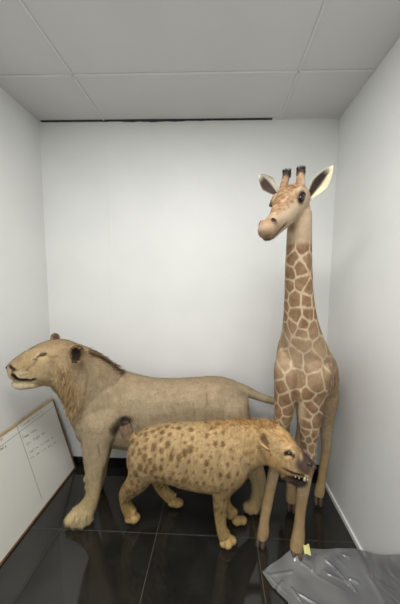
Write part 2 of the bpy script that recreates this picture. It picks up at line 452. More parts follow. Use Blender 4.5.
M_lion = fur_mat('lion hide', streak=.14); M_hair = fur_mat('hair')
M_hyena = fur_mat('hyena hide', spots=(s2l((106, 76, 46)), .0095, .0185), streak=.34)
M_gir = fur_mat('giraffe hide', patch=(s2l((128, 100, 74)), .0016, .0062, s2l((147, 119, 91))), streak=.08)

# ------------------------------------------------------------------ LION
LN = empty('stuffed_lion', (-.35, 1.37, 0))
bm = bmesh.new()
prof(bm, [((88, 392), (79, 424), 1.33, .06), ((99, 372), (84, 438), 1.34, .12), ((112, 369), (102, 442), 1.365, .145), ((128, 374), (121, 444), 1.40, .15),
          ((150, 379), (147, 447), 1.425, .15), ((172, 380), (172, 443), 1.432, .15), ((195, 379), (197, 436), 1.432, .148), ((215, 378), (218, 436), 1.425, .15),
          ((231, 381), (234, 438), 1.43, .14), ((242, 387), (243, 430), 1.43, .10), ((247, 396), (247, 418), 1.43, .05)], 2.3)
prof(bm, [((123, 373), (84, 436), 1.365, .12), ((110, 362), (76, 424), 1.32, .12), ((98, 354), (70, 408), 1.28, .11), ((88, 349), (63, 394), 1.24, .10), ((76, 344), (55, 386), 1.21, .092)], 2.1)
prof(bm, [((80, 347), (60, 386), 1.22, .085), ((66, 341), (50, 384), 1.195, .098), ((54, 339.5), (43, 384), 1.18, .094), ((42, 342.5), (37, 384), 1.165, .078), ((33, 347), (31, 384), 1.155, .062),
          ((24, 352), (24, 383), 1.145, .052), ((17, 357), (18.5, 381), 1.135, .046), ((12.5, 360.5), (15, 378.5), 1.13, .038), ((9.8, 363.5), (11.5, 374), 1.128, .022)], 2.3)
prof(bm, [((40, 378), (44, 385), 1.165, .06), ((30, 379), (32, 387.5), 1.152, .046), ((22, 379), (23, 388.5), 1.143, .036), ((15.5, 379), (16.5, 387.5), 1.137, .026), ((13.5, 381), (14, 385), 1.135, .014)], 2.2)
# near fore leg, far fore leg
prof(bm, [((96, 384), (116, 388), 1.37, .04), ((89, 394), (121, 399), 1.32, .065), ((83, 412), (121, 418), 1.275, .075), ((81, 430), (117, 432), 1.26, .068), ((82.5, 444), (111, 445), 1.25, .055), ((84.5, 460), (107.5, 459), 1.24, .045),
          ((86.5, 473), (103.5, 472), 1.232, .038), ((87.5, 484), (101.5, 484), 1.228, .034), ((85.5, 495), (99.5, 496), 1.224, .035), ((79.5, 504), (96.5, 507), 1.218, .038), ((73, 511), (92, 518), 1.214, .04)], 2.2)
for px, py, r in ((71, 518.5, .027), (76.5, 521, .026), (83, 521, .025), (89, 518.5, .024)):
    p = at(px, py, 1.20 if px < 85 else 1.215); p.z = max(p.z, r*.9); ell(bm, p, r*1.15, r*1.2, r)
ell(bm, at(81, 513, 1.22), .062, .052, .035)
ell(bm, at(86, 479, 1.215), .017, .012, .022)
prof(bm, [((100, 420), (120, 420), 1.49, .06), ((99, 440), (114, 440), 1.475, .045), ((98, 460), (108.5, 460), 1.46, .035), ((96, 474), (106, 474), 1.45, .032), ((91, 484), (103, 486), 1.44, .034)], 2.2)
p = at(93, 487, 1.43); p.z = .032; ell(bm, p, .055, .045, .032)
# hind legs
prof(bm, [((222, 388), (238, 391), 1.44, .05), ((214, 391), (247, 396), 1.395, .082), ((214, 408), (249, 408), 1.36, .09), ((219, 430), (251, 426), 1.35, .075), ((229, 450), (255, 441), 1.34, .055), ((240, 466), (261, 460), 1.335, .04),
          ((250, 480), (265.5, 476), 1.33, .032), ((251.5, 490), (265, 489), 1.33, .028), ((250, 499), (263, 500), 1.33, .03), ((247, 504), (260, 508), 1.325, .034)], 2.2)
for px, py in ((246.5, 507), (250, 509), (255, 509)):
    p = at(px, py, 1.315); p.z = max(p.z, .022); ell(bm, p, .024, .028, .022)
prof(bm, [((210, 400), (240, 404), 1.48, .07), ((210, 430), (240, 430), 1.49, .06), ((212, 450), (233, 452), 1.49, .045), ((216, 466), (230, 468), 1.48, .032), ((218, 478), (229, 479), 1.475, .028), ((216, 486), (228, 489), 1.47, .03)], 2.2)
p = at(221, 490, 1.46); p.z = .028; ell(bm, p, .05, .04, .028)
ell(bm, at(245.5, 414, 1.42), .026, .03, .036)
# tail
tube(bm, [(at(228, 392, 1.43), .06), (at(238, 389.5, 1.43), .046), (at(246, 391, 1.43), .034), (at(256, 395.5, 1.43), .027), (at(266, 399, 1.42), .024), (at(276, 402, 1.42), .022), (at(283, 409, 1.42), .020), (at(286, 424, 1.42), .019), (at(286, 445, 1.42), .022), (at(285, 462, 1.42), .014)])
L = Hide(bm, .0065, 6)
# face: eye sockets, brow, mouth slit, nostril wing, cheek
kd = surf(L)
def onsurf(hide, kd, px, py, Y0, side=-1, off=0):
    """hide vertex that the sight line through the photograph's point meets first, with its normal"""
    d = (FW + RR*((px-CX)/F) + UU*((302-py)/F)).normalized(); c = np.array((0, 0, HC)); dn = np.array(d)
    rel = hide.P-c; t = rel@dn; dist = np.linalg.norm(rel-t[:, None]*dn, axis=1)
    m = dist < .006
    if not m.any():
        i = int(np.argmin(dist)); return V(hide.P[i]), V(hide.N[i])
    i = np.where(m)[0][np.argmin(t[m])]
    return V(hide.P[i]), V(hide.N[i])
def mark(hide, pts, r, col, k=1, soft=.6, push=0, n=None):
    q = [onsurf(hide, None, *p, 0)[0] for p in pts]
    for p in line_pts(q, n or max(2, int(sum((a-b).length for a, b in zip(q, q[1:]))/(r*.5))+1)) if len(q) > 1 else q:
        if push: hide.puff(p, r*1.3, push)
        if col: hide.paint(p, r, col, k, soft)
z = L.P[:, 2]
base = np.array(s2l((170, 152, 124))); L.C[:] = base
L.wpaint((z-.72)/.22*.55, (150, 129, 99)); L.wpaint((.46-z)/.3*.9, (180, 160, 118))
L.paint(at(100, 405, 1.2), (.28, .3, .2), (160, 142, 112), .6, 1); L.paint(at(185, 412, 1.28), (.5, .12, .10), (146, 130, 103), .7, 1)
L.paint(at(64, 392, 1.2), (.16, .2, .15), (176, 146, 98), .9, .9); L.paint(at(24, 378, 1.12), (.14, .2, .09), (196, 178, 140), .9, .8)
L.paint(at(42, 362, 1.12), (.2, .25, .13), (182, 158, 118), .75, .8); L.paint(at(80, 513, 1.2), (.13, .13, .08), (212, 192, 148), .9, .6)
L.paint(at(253, 506, 1.3), (.08, .12, .05), (190, 166, 118), .8, .6)
L.paint(at(20, 356, 1.12), (.07, .1, .03), (142, 118, 84), .6, .8)
e1, en = onsurf(L, kd, 40.5, 355.5, 0)
L.pull(e1, .024, en*-.012); L.puff(onsurf(L, kd, 43, 349, 0)[0], .03, .006)
L.upd()
L.paint(e1, (.030, .03, .0095), (52, 38, 28), 1, .7); mark(L, [(45.5, 353.5), (41, 355), (36, 358.5)], .006, (48, 34, 26), .95); L.paint(onsurf(L, kd, 35, 360, 0)[0], (.022, .03, .008), (84, 62, 44), .8, .7)
mark(L, [(12, 376.8), (14.5, 379), (18, 381), (22, 381.5), (26, 381.2)], .0155, (36, 27, 23), 1, .45, push=-.006)
mark(L, [(22, 381), (28, 380.8), (34, 380)], .009, (36, 27, 23), 1, .45, push=-.005)
L.paint(at(19, 386, 1.13), (.06, .1, .016), (196, 186, 166), .9, .6)
mark(L, [(8.5, 366), (11, 368.5), (14, 370)], .011, (46, 33, 28), .95, .5)
mark(L, [(12, 370), (12.5, 376)], .006, (60, 44, 36), .8)
mark(L, [(36, 361), (30, 366), (25, 371)], .008, (128, 106, 78), .5); mark(L, [(43, 351), (37, 355), (30, 359)], .007, (186, 166, 130), .6)
mark(L, [(46, 356), (52, 358), (58, 356)], .008, (134, 110, 80), .5); mark(L, [(36, 381), (44, 383), (52, 382)], .010, (136, 112, 82), .5); mark(L, [(46, 366), (54, 374), (56, 382)], .014, (178, 156, 120), .6)
mark(L, [(20, 372), (27, 371)], .004, (140, 116, 84), .7); L.paint(onsurf(L, None, 21, 374, 0)[0], (.05, .08, .026), (204, 186, 152), .6, .8); mark(L, [(15, 371), (24, 367), (34, 366)], .006, (152, 128, 92), .5); mark(L, [(19, 375.5), (27, 375)], .004, (140, 116, 84), .7)
# dark hollow behind the elbow, seam lines
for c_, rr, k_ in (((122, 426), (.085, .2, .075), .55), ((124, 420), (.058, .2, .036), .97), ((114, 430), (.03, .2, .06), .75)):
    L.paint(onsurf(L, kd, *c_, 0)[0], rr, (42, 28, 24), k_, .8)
L.pull(onsurf(L, kd, 122, 423, 0)[0], .045, (0, .03, 0))
for i in range(26):
    mark(L, [(132+i*3.6+random.uniform(-1, 1), 381+random.uniform(-.5, 3))], .008, (140, 100, 74), .55)
mark(L, [(205, 385), (206, 400), (205, 425)], .010, (128, 110, 84), .5)
mark(L, [(97, 446), (104, 470), (103, 486)], .007, (132, 110, 80), .6)
mark(L, [(88, 380), (84, 400), (80, 420)], .012, (138, 116, 84), .5)
for px in (74.5, 80, 86.5): mark(L, [(px, 516), (px-1, 523)], .006, (120, 92, 60), .9, push=-.003)
mark(L, [(90, 352), (100, 356), (110, 362), (122, 371)], .012, (92, 72, 50), .85)
for k in range(260):
    j = RNG.integers(len(L.P)); q = L.P[j]
    if q[2] > .25: L.paint(q, tuple(RNG.uniform(.012, .045, 3)), ((188, 170, 140), (142, 122, 92), (150, 126, 100), (176, 158, 128))[k % 4], .38, .9)
L.fl = np.ones(len(L.P)); L.fl -= .6*L.w(e1, .06, 1); L.fl -= .45*L.w(at(25, 372, 1.13), .2, .6); L.fl += .8*L.w(at(64, 394, 1.2), .12, .7); L.fl += .6*L.w(at(78, 516, 1.2), .1, .6)
def lflow(p):
    d = np.tile(np.array((.8, 0, -.5)), (len(p), 1)); leg = p[:, 2] < .5; d[leg] = (.1, 0, -1); return d
L.strands(130000, .013, lflow, .3, .0026)
L.build('body', M_lion, LN)
o = ball('eye', e1+V((0, .004, 0)), .0105, M_eyel, LN, (1.1, .7, .5))
# nose pad
bm = bmesh.new(); ell(bm, at(11, 366.5, 1.128), .017, .027, .014); o = bm_obj('nose', bm, M_dark, LN, True); o['label'] = 'dark nose pad'
ear('ear', at(74, 364, 1.115), at(78.5, 345, 1.11), V((.3, -1, .1)), .086, M_hair, LN, (150, 128, 96), (44, 34, 28), (158, 134, 100), .4, .45, .55)
ear('ear', at(57, 343, 1.25), at(53.5, 333, 1.25), V((.3, -1, .1)), .052, M_hair, LN, (120, 96, 76), (96, 74, 60), (150, 126, 96), .28, .45)
sp = []
rr = random.Random(8)
for p in line_pts([at(86, 348.5, 1.235), at(98, 354, 1.28), at(110, 361.5, 1.32), at(123, 372, 1.365)], 420):   # crest
    sp.append((p+V((rr.gauss(0, .006), rr.gauss(0, .018), rr.gauss(-.007, .003))), V((1, 0, .08)), .026, .0035, rr.choice([(82, 62, 42), (104, 80, 54), (70, 52, 36)]), .6))
for k in range(1500):                                                                                            # throat and cheek ruff
    t_ = rr.random(); px = 61+11*t_+rr.gauss(0, 4.2); py = 366+50*t_+rr.gauss(0, 4)
    if py < 368: continue
    q, qn = onsurf(L, None, px, py, 0)
    if (q-at(px, py, q.y)).length > .012: continue
    tone = math.sin(px*1.7+py*.6)
    sp.append((q-qn*.003, V((.35-.6*t_+.3*math.sin(px), 0, -1))+qn*.35, .028+.018*t_, .0030, (182, 157, 114) if tone > .2 else ((162, 137, 98) if tone > -.6 else (142, 114, 78)), .35))
for k in range(260):
    th = rr.uniform(0, 6.28); p = at(76.3+7.2*math.cos(th), 354+8.2*math.sin(th), 1.108)
    sp.append((p, V((-math.cos(th)*.7+.2, -.3, math.sin(th)*.5)), .014, .0026, rr.choice([(168, 144, 106), (120, 96, 68), (80, 62, 46)]), .1))
m = hairs('mane', sp, LN, M_hair); m['label'] = 'short tawny mane on throat and dark crest on nape'
sp = [(at(285, 452+rr.uniform(0, 12), 1.42)+V((rr.gauss(0, .008), rr.gauss(0, .008), 0)), V((0, 0, -1)), .06, .005, (84, 62, 44), .2) for k in range(160)]
hairs('tail_tuft', sp, LN, M_hair)
sp = [(onsurf, 0)] and []
for k in range(260):
    px, py = rr.gauss(122, 5), rr.gauss(420, 2.5); p = at(px, py, 1.27)
    sp.append((p, V((.3, -.1, -.8)), .03, .003, (48, 35, 30), .3))
h_ = hairs('elbow_tuft', sp, LN, M_hair); h_['label'] = 'dark hair tuft behind the elbow'
tag(LN, 'large tawny stuffed lion standing in profile behind the spotted hyena', 'lion')

# ------------------------------------------------------------------ HYENA
HY = empty('stuffed_hyena', (-.1, 1.18, 0))
bm = bmesh.new()
prof(bm, [((132, 441), (131, 462), 1.18, .06), ((138, 433.5), (137, 473), 1.17, .088), ((150, 428.5), (150, 477), 1.16, .10), ((165, 426), (164, 476), 1.15, .105), ((182, 425), (184, 482), 1.145, .11),
          ((202, 425), (205, 485.5), 1.145, .12), ((222, 423.5), (222, 487), 1.13, .115), ((238, 422.5), (236, 483), 1.115, .105), ((248, 424), (246, 473), 1.10, .085), ((254, 432), (252, 461), 1.09, .05)], 2.2)
prof(bm, [((230, 424), (238, 480), 1.12, .095), ((250, 422.5), (254, 465), 1.075, .082), ((264, 423), (265, 461), 1.04, .075), ((277, 426), (271, 462), 1.01, .074)], 2.1)
prof(bm, [((272, 425), (266, 461), 1.02, .066), ((281, 428), (273, 465), 1.0, .078), ((288, 433), (280, 469), .985, .076), ((294.5, 441), (286, 471.5), .97, .062), ((300, 448), (291, 473), .96, .048),
          ((306, 454), (298, 474.5), .95, .04), ((311, 459), (304, 475), .943, .035), ((314, 463.5), (309.5, 473), .94, .025)], 2.2)
prof(bm, [((281, 465), (278, 469.5), .985, .05), ((289, 471), (286.5, 477), .968, .04), ((297, 476.5), (295, 483), .955, .032), ((304, 478.5), (303, 484.5), .947, .027), ((308, 479.5), (307.5, 483), .943, .016)], 2.2)
# near hind, far hind
prof(bm, [((138, 440), (154, 441), 1.15, .03), ((132, 448), (160, 450), 1.13, .05), ((130.5, 462), (160, 466), 1.13, .058), ((128, 477), (150, 483), 1.145, .045), ((121.5, 488), (136, 495), 1.17, .030), ((120, 497), (130.5, 500), 1.19, .024),
          ((122, 508), (132, 505), 1.205, .023), ((126, 517), (137, 511), 1.215, .025)], 2.2)
ell(bm, at(131.5, 515.5, 1.215), .034, .026, .030)
for px, py, Y, r in ((135.5, 517.5, 1.215, .026), (134, 519, 1.20, .025), (130, 518, 1.21, .028)):
    p = at(px, py, Y); p.z = max(p.z, .02); ell(bm, p, r*1.1, r*.9, .022)
prof(bm, [((146, 462), (168, 464), 1.235, .05), ((150, 476), (168, 476), 1.26, .04), ((155, 487), (167, 483), 1.29, .028), ((161, 495.5), (170, 490), 1.31, .022), ((167, 501.5), (177, 494.5), 1.33, .022)], 2.2)
p = at(178, 500, 1.34); p.z = .023; ell(bm, p, .036, .028, .023); p = at(173, 498, 1.335); p.z = .035; ell(bm, p, .036, .026, .028)
# near fore, far fore
prof(bm, [((222, 432), (242, 432), 1.10, .03), ((215, 441), (247, 441), 1.08, .046), ((211, 460), (249, 463), 1.06, .055), ((212, 477), (243, 480), 1.07, .05), ((213, 492), (232, 491), 1.09, .038), ((214, 503), (228.5, 502), 1.10, .030), ((215, 517), (226.5, 516), 1.115, .026),
          ((216.5, 528), (226.5, 527), 1.12, .026), ((218.5, 537), (230, 533), 1.125, .028)], 2.2)
for px, py, Y in ((228, 542, 1.13), (232.5, 540.5, 1.13), (224, 543, 1.115), (228, 544.5, 1.108)):
    p = at(px, py, Y); p.z = max(p.z, .018); ell(bm, p, .024, .02, .019)
ell(bm, at(226, 538, 1.128), .036, .03, .022)
prof(bm, [((216, 470), (240, 472), 1.18, .05), ((217, 486), (232, 486), 1.19, .036), ((219, 498), (229.5, 498), 1.205, .027), ((223, 508), (232.5, 507), 1.22, .024), ((228, 518), (238, 511), 1.235, .025)], 2.2)
p = at(237, 519, 1.245); p.z = .026; ell(bm, p, .032, .026, .025); p = at(243, 520, 1.25); p.z = .022; ell(bm, p, .026, .024, .021)
# short tail cocked up
tube(bm, [(at(140, 440, 1.17), .028), (at(134, 438, 1.165), .027), (at(129.5, 435, 1.16), .030), (at(127, 431, 1.155), .031), (at(126, 426.5, 1.155), .027), (at(126.5, 422.5, 1.155), .016)])
H = Hide(bm, .0048, 6)
z = H.P[:, 2]; x = H.P[:, 0]
H.C[:] = s2l((180, 154, 112)); H.wpaint((.50-z)/.3*.8, (176, 148, 98)); H.wpaint((z-.66)/.08*.6, (194, 162, 112))
H.paint(at(258, 448, 1.0), (.10, .2, .11), (182, 152, 106), .9, .8); H.paint(at(285, 455, .95), (.12, .2, .12), (186, 156, 112), .9, .7)
H.paint(at(275, 462, .95), (.08, .2, .05), (176, 140, 92), .8, .8)
H.paint(at(127, 508, 1.2), (.05, .1, .07), (158, 130, 72), .8, .7); H.paint(at(224, 540, 1.12), (.06, .1, .04), (190, 160, 106), .7, .7)
H.paint(at(126, 428, 1.15), (.055, .08, .065), (120, 98, 82), .95, .5); H.paint(at(125, 421, 1.15), (.05, .08, .025), (66, 50, 44), .9, .6)
kdh = None
er, ern = onsurf(H, None, 290, 454.5, 0)
H.pull(er, .02, ern*-.009); H.puff(onsurf(H, None, 290, 447, 0)[0], .024, .005)
H.pull(onsurf(H, None, 305, 476.5, 0)[0], (.03, .05, .006), (0, .02, 0)); H.upd()
H.paint(onsurf(H, None, 308, 465, 0)[0], (.066, .09, .064), (62, 51, 48), .97, .5)
H.paint(onsurf(H, None, 300, 464, 0)[0], (.04, .07, .045), (92, 74, 64), .75, .9)
H.paint(at(300, 452, .93), (.03, .05, .03), (140, 106, 84), .7, .8)
H.paint(at(298, 482, .93), (.062, .06, .026), (40, 31, 29), 1, .5); H.paint(at(288, 475, .95), (.045, .06, .018), (56, 42, 36), .95, .6)
mark(H, [(283, 469), (290, 473.5), (297, 476), (303, 477.5)], .0095, (36, 24, 22), 1, .5, push=-.003)
H.paint(er, (.027, .03, .012), (40, 29, 24), 1, .6); mark(H, [(284, 453), (290, 451.5), (296, 456)], .004, (90, 66, 46), .8)
mark(H, [(281, 434), (287, 436), (292, 443)], .005, (150, 108, 66), .7); mark(H, [(278, 440), (286, 441), (293, 449)], .004, (150, 108, 66), .6)
mark(H, [(268, 449), (272, 457)], .006, (120, 90, 60), .7); mark(H, [(285, 454.5), (290, 454), (295.5, 457)], .0075, (40, 29, 24), 1)
mark(H, [(284, 449), (290, 448), (296, 452)], .006, (206, 178, 132), .6); mark(H, [(276, 452), (284, 460), (292, 462)], .007, (150, 120, 82), .5); mark(H, [(275, 446), (282, 446)], .006, (204, 176, 130), .5)
mark(H, [(272, 432), (280, 436), (286, 443)], .006, (146, 108, 68), .55); mark(H, [(276, 429), (286, 434), (295, 445)], .006, (198, 160, 106), .6); mark(H, [(258, 446), (262, 456), (266, 461)], .012, (140, 112, 78), .55)
mark(H, [(309.5, 465), (312, 466.5)], .005, (20, 16, 16), 1)
# spots: seeds spread over the hide, elongated along the legs and body
def poisson(hide, mask, rfun, seed):
    r = np.random.default_rng(seed); idx = np.where(mask)[0]; r.shuffle(idx); out = []; cell = {}
    g_ = .03
    for i in idx:
        p = hide.P[i]; rad = rfun(p); k = tuple((p//g_).astype(int)); ok = True; R_ = int(rad//g_)+1
        for a in range(-R_, R_+1):
            for b in range(-R_, R_+1):
                for c in range(-R_, R_+1):
                    for q in cell.get((k[0]+a, k[1]+b, k[2]+c), ()):
                        if (p[0]-q[0])**2+(p[1]-q[1])**2+(p[2]-q[2])**2 < rad*rad: ok = False; break
                    if not ok: break
                if not ok: break
            if not ok: break
        if ok: cell.setdefault(k, []).append(p); out.append(p)
    return out
sx = at(258, 440, 1.08).x
mask = (x < sx) & ((z > .18) | (x > .5))
seeds = poisson(H, mask, lambda p: .034 if p[2] > .5 else (.03 if p[2] > .36 else .025), 5)
sc = np.array((1.25, 1.25, .75)); kd2 = kdtree.KDTree(len(seeds))
rs = random.Random(2); jit = [rs.uniform(-.005, .008)+(.003 if sd_[2] < .4 else 0)+(.004 if sd_[0] > -.12 else 0) for sd_ in seeds]
for i, p in enumerate(seeds): kd2.insert(p*sc, i)
kd2.balance()
for i, p in enumerate(H.P):
    best = 9
    for q, j, d in kd2.find_n(p*sc, 3): best = min(best, d+jit[j])
    H.pat[i] = best
def smooth(a, b, v):
    t = np.clip((v-a)/(b-a), 0, 1); return t*t*(3-2*t)
H.pm = (1-smooth(sx-.06, sx+.02, x))*smooth(.12, .24, z)*(1-smooth(.745, .775, z))*.8
H.pm *= 1-H.w(at(245, 440, 1.02), (.10, .2, .09), .8)*.8
H.pm *= 1-H.w(at(200, 484, 1.05), (.25, .2, .035), .8)*.6; H.pm *= 1-H.w(at(126, 427, 1.15), .07, .5)
for k in range(200):
    j = RNG.integers(len(H.P)); q = H.P[j]
    H.paint(q, tuple(RNG.uniform(.010, .032, 3)), ((206, 178, 128), (150, 118, 76), (168, 136, 92), (196, 166, 120))[k % 4], .42, .9)
H.fl = np.ones(len(H.P)); H.fl -= .75*H.w(at(300, 465, .95), .10, .5); H.fl -= .4*smooth(.3, .15, z)
H.strands(100000, .014, lambda p: np.tile(np.array((-.8, 0, -.45)), (len(p), 1)), .35, .0024, seed=3)
H.build('body', M_hyena, HY)
ball('eye', er+V((0, .002, 0)), .0105, M_eye, HY, (1.2, .7, .6))
bm = bmesh.new(); ell(bm, at(313, 465.5, .935), .013, .02, .013); ell(bm, at(309.5, 463.5, .925), .012, .012, .010); o = bm_obj('nose', bm, M_dark, HY, True)
ear('ear', onsurf(H, None, 270, 449, 0)[0]+V((0, -.002, 0)), at(260.5, 434, .955), V((.5, -.9, -.15)), .052, M_hair, HY, (158, 126, 82), (112, 86, 60), (194, 166, 120), .34, .55)
ear('ear', at(279, 429, 1.05), at(277, 420, 1.08), V((.6, -.5, .2)), .04, M_hair, HY, (120, 96, 70), (100, 82, 68), (170, 140, 96), .3, .55)
def tooth(p, d, L, r, nm='tooth'):
    bm = bmesh.new(); bmesh.ops.create_cone(bm, segments=10, radius1=r, radius2=r*.15, depth=L, cap_ends=True)
    q = V((0, 0, 1)).rotation_difference(d.normalized()); bmesh.ops.transform(bm, matrix=Matrix.Translation(p+d.normalized()*L/2) @ q.to_matrix().to_4x4(), verts=bm.verts)
    return bm_obj(nm, bm, M_tooth, HY, True)
tooth(at(304.3, 480.5, .918), V((.1, 0, 1)), .026, .0062); tooth(at(309, 473.5, .917), V((-.05, 0, -1)), .016, .004)
for k in range(2): tooth(at(299-k*3.6, 478.6-k*1.3, .922), V((0, 0, 1)), .008, .003)
tooth(at(307, 480.3, .920), V((0, 0, 1)), .010, .003)
sp = []
for p in line_pts([at(208, 426, 1.14), at(222, 425, 1.13), at(238, 424, 1.115), at(250, 424, 1.075), at(264, 424.5, 1.04), at(277, 427, 1.01)], 900):
    k = (p.x+.05)/.35
    sp.append((p+V((rr.gauss(0, .006), rr.gauss(0, .02), rr.gauss(-.003, .003))), V((-.55, rr.gauss(0, .3), .75)), .022+.016*max(0, min(1, k)), .0032, rr.choice([(196, 152, 92), (150, 104, 60), (172, 128, 76)]), .35))
m = hairs('mane', sp, HY, M_hair); m['label'] = 'bristly ginger mane along the nape'
sp = []
for k in range(200):
    a = rr.uniform(0, 6.28); p = at(126, 423, 1.16)+V((math.cos(a)*.018, math.sin(a)*.018, rr.uniform(-.008, .008)))
    sp.append((p, V((math.cos(a)*.5-.3, math.sin(a)*.5, .6)), .018, .003, (58, 43, 38), .5))
hairs('tail_tuft', sp, HY, M_hair)
tag(HY, 'sandy stuffed hyena with brown spots, bared teeth, standing in front of the lion', 'hyena')

# ------------------------------------------------------------------ GIRAFFE
GR = empty('stuffed_giraffe', (.48, 1.25, 0))
bm = bmesh.new()
prof(bm, [((289, 214), (311, 212), 1.03, .05), ((287.5, 232), (311, 232), 1.035, .055), ((286.5, 252), (311, 252), 1.04, .058), ((285.5, 275), (311.5, 275), 1.05, .062), ((285, 300), (313, 300), 1.06, .068),
          ((284, 320), (316.5, 320), 1.08, .085), ((282.5, 335), (321, 335), 1.11, .11), ((279, 348), (326, 348), 1.15, .14), ((277, 362), (326, 362), 1.16, .14)], 2.1)
def st(c, w, h, dr):
    l = V((dr.y, -dr.x, 0)).normalized(); return (c, l*w, V((0, 0, h)))
dr = V((.6, .8, 0)).normalized()
loft(bm, resamp([st(at(300, 378, 1.03), .06, .07, dr), st(at(300.5, 377, 1.06), .105, .13, dr), st(at(303, 374, 1.14), .13, .17, dr), st(at(310, 371, 1.24), .13, .18, dr), st(at(315.5, 374, 1.33), .125, .175, dr),
                 st(at(318.5, 378, 1.40), .115, .165, dr), st(at(320, 384, 1.46), .09, .125, dr), st(at(320.5, 390, 1.50), .04, .06, dr)], 4), 22, 2.2)
# fore legs
prof(bm, [((283, 342), (297, 342), 1.15, .03), ((278.5, 352), (300, 352), 1.125, .05), ((274.8, 368), (299, 368), 1.10, .07), ((274.5, 385), (298, 385), 1.10, .065), ((274.5, 402), (295, 402), 1.11, .052), ((274, 417), (291.5, 417), 1.115, .044), ((272.5, 432), (286.5, 432), 1.12, .036),
          ((271, 446), (283, 446), 1.13, .032), ((270, 457), (282, 457), 1.135, .032), ((269, 468), (280, 468), 1.138, .026), ((265, 488), (275.5, 488), 1.142, .022), ((261.5, 508), (271.5, 508), 1.147, .021),
          ((259.5, 521), (269, 521), 1.15, .022), ((258, 531), (269, 531), 1.153, .026), ((257, 537), (267, 538), 1.155, .024)], 2.1)
prof(bm, [((305, 342), (319, 344), 1.14, .03), ((302, 352), (325.5, 353), 1.11, .05), ((300, 368), (330, 370), 1.07, .07), ((299, 385), (327, 386), 1.065, .066), ((298.5, 402), (323, 402), 1.07, .055), ((298.5, 417), (321, 417), 1.07, .047), ((300, 434), (318, 434), 1.075, .038),
          ((301.5, 448), (315.5, 448), 1.08, .034), ((301, 462), (314.5, 462), 1.082, .033), ((299.5, 474), (312, 474), 1.084, .028), ((297, 488), (309.5, 488), 1.085, .024), ((295.5, 506), (306, 506), 1.088, .021), ((294.5, 522), (304.5, 522), 1.09, .021),
          ((292.5, 534), (304.5, 534), 1.092, .025), ((290.5, 543), (304, 543), 1.093, .027), ((290, 549), (303, 549), 1.093, .024)], 2.1)
# hind legs
prof(bm, [((306, 372), (337, 374), 1.37, .08), ((312, 392), (337, 395), 1.38, .08), ((317, 410), (335, 410), 1.39, .06), ((320, 425), (332.5, 425), 1.40, .04), ((321.5, 440), (331, 440), 1.405, .032), ((321.5, 452), (329.5, 453), 1.41, .028), ((319.5, 466), (327, 467), 1.405, .022),
          ((317.8, 480), (325, 481), 1.405, .021), ((315.5, 488), (324.5, 490), 1.403, .024), ((314, 495), (323, 496), 1.40, .022)], 2.1)
prof(bm, [((294, 380), (316, 384), 1.35, .06), ((296, 405), (314, 408), 1.35, .05), ((297, 425), (309, 427), 1.35, .036), ((295, 440), (306, 441), 1.355, .03), ((292, 454), (301, 456), 1.36, .026), ((288.5, 470), (297.5, 471), 1.355, .022),
          ((286.5, 484), (295.5, 485), 1.35, .021), ((286, 495), (296, 496), 1.35, .024), ((286, 501), (296, 502), 1.348, .022)], 2.1)
# head: axis from poll to muzzle
hp = at(293.5, 200, 1.03); hm = at(265.5, 228.5, .845); hd = (hm-hp); HL = hd.length; hd.normalize()
hl = V((-hd.y, hd.x, 0)).normalized(); hl = -hl if hl.x < 0 else hl; hu = hl.cross(hd).normalized(); hu = -hu if hu.z < 0 else hu
def hp_(t, l=0, u=0): return hp+hd*(HL*t)+hl*l+hu*u
HS = [(-.26, .035, .035, -.012), (-.17, .056, .054, -.008), (0, .067, .066, 0), (.15, .067, .068, 0), (.32, .057, .063, -.002), (.48, .044, .053, -.006), (.65, .035, .042, -.010), (.82, .033, .035, -.011), (.96, .034, .032, -.009), (1.04, .029, .026, -.009), (1.08, .015, .014, -.009)]
loft(bm, resamp([(hp_(t, 0, o_), hl*w, hu*h) for t, w, h, o_ in HS], 4), 20, 2.2)
loft(bm, resamp([(hp_(t, 0, o_), hl*w, hu*h) for t, w, h, o_ in [(.1, .036, .024, -.055), (.5, .029, .018, -.048), (.8, .026, .016, -.040), (.98, .024, .014, -.036), (1.04, .016, .009, -.034)]], 4), 14, 2.2)
for s_ in (-1, 1):
    ell(bm, hp_(.92, s_*.021, .012), .017, .017, .014)          # nostril wings
    ell(bm, hp_(.22, s_*.050, .026), hl*.026, hd*.034, hu*.022); ell(bm, hp_(.17, s_*.046, .044), hl*.022, hd*.03, hu*.014)          # orbits
ell(bm, hp_(.1, 0, .05), .03, .03, .022)
horns = []
prof(bm, [((285, 208), (309, 206), 1.05, .05), ((288, 225), (311, 222), 1.035, .055)], 2.1)
for sl, px1, py1 in ((-.036, 286.8, 173), (.038, 301, 170.5)):
    a = hp_(-.02, sl, .058); b = at(px1, py1, a.y+.012); horns.append((a, b)); tube(bm, [(a-(b-a)*.3, .022), (a, .019), (a.lerp(b, .6), .0165), (b, .017), (b+(b-a)*.08, .010)])
G = Hide(bm, .0045, 5)
z = G.P[:, 2]; x = G.P[:, 0]; y = G.P[:, 1]
G.C[:] = s2l((186, 167, 139)); G.wpaint((.52-z)/.2, (176, 148, 108)); 
G.wpaint(smooth(1.18, 1.3, y)*smooth(.5, .7, z)*.6, (176, 150, 112))
zt = at(298, 245, 1.04).z
G.wpaint(smooth(zt-.03, zt+.02, z), (164, 144, 119)); G.paint(hp_(.3, .04, -.03), .10, (182, 162, 136), .8, .7); 
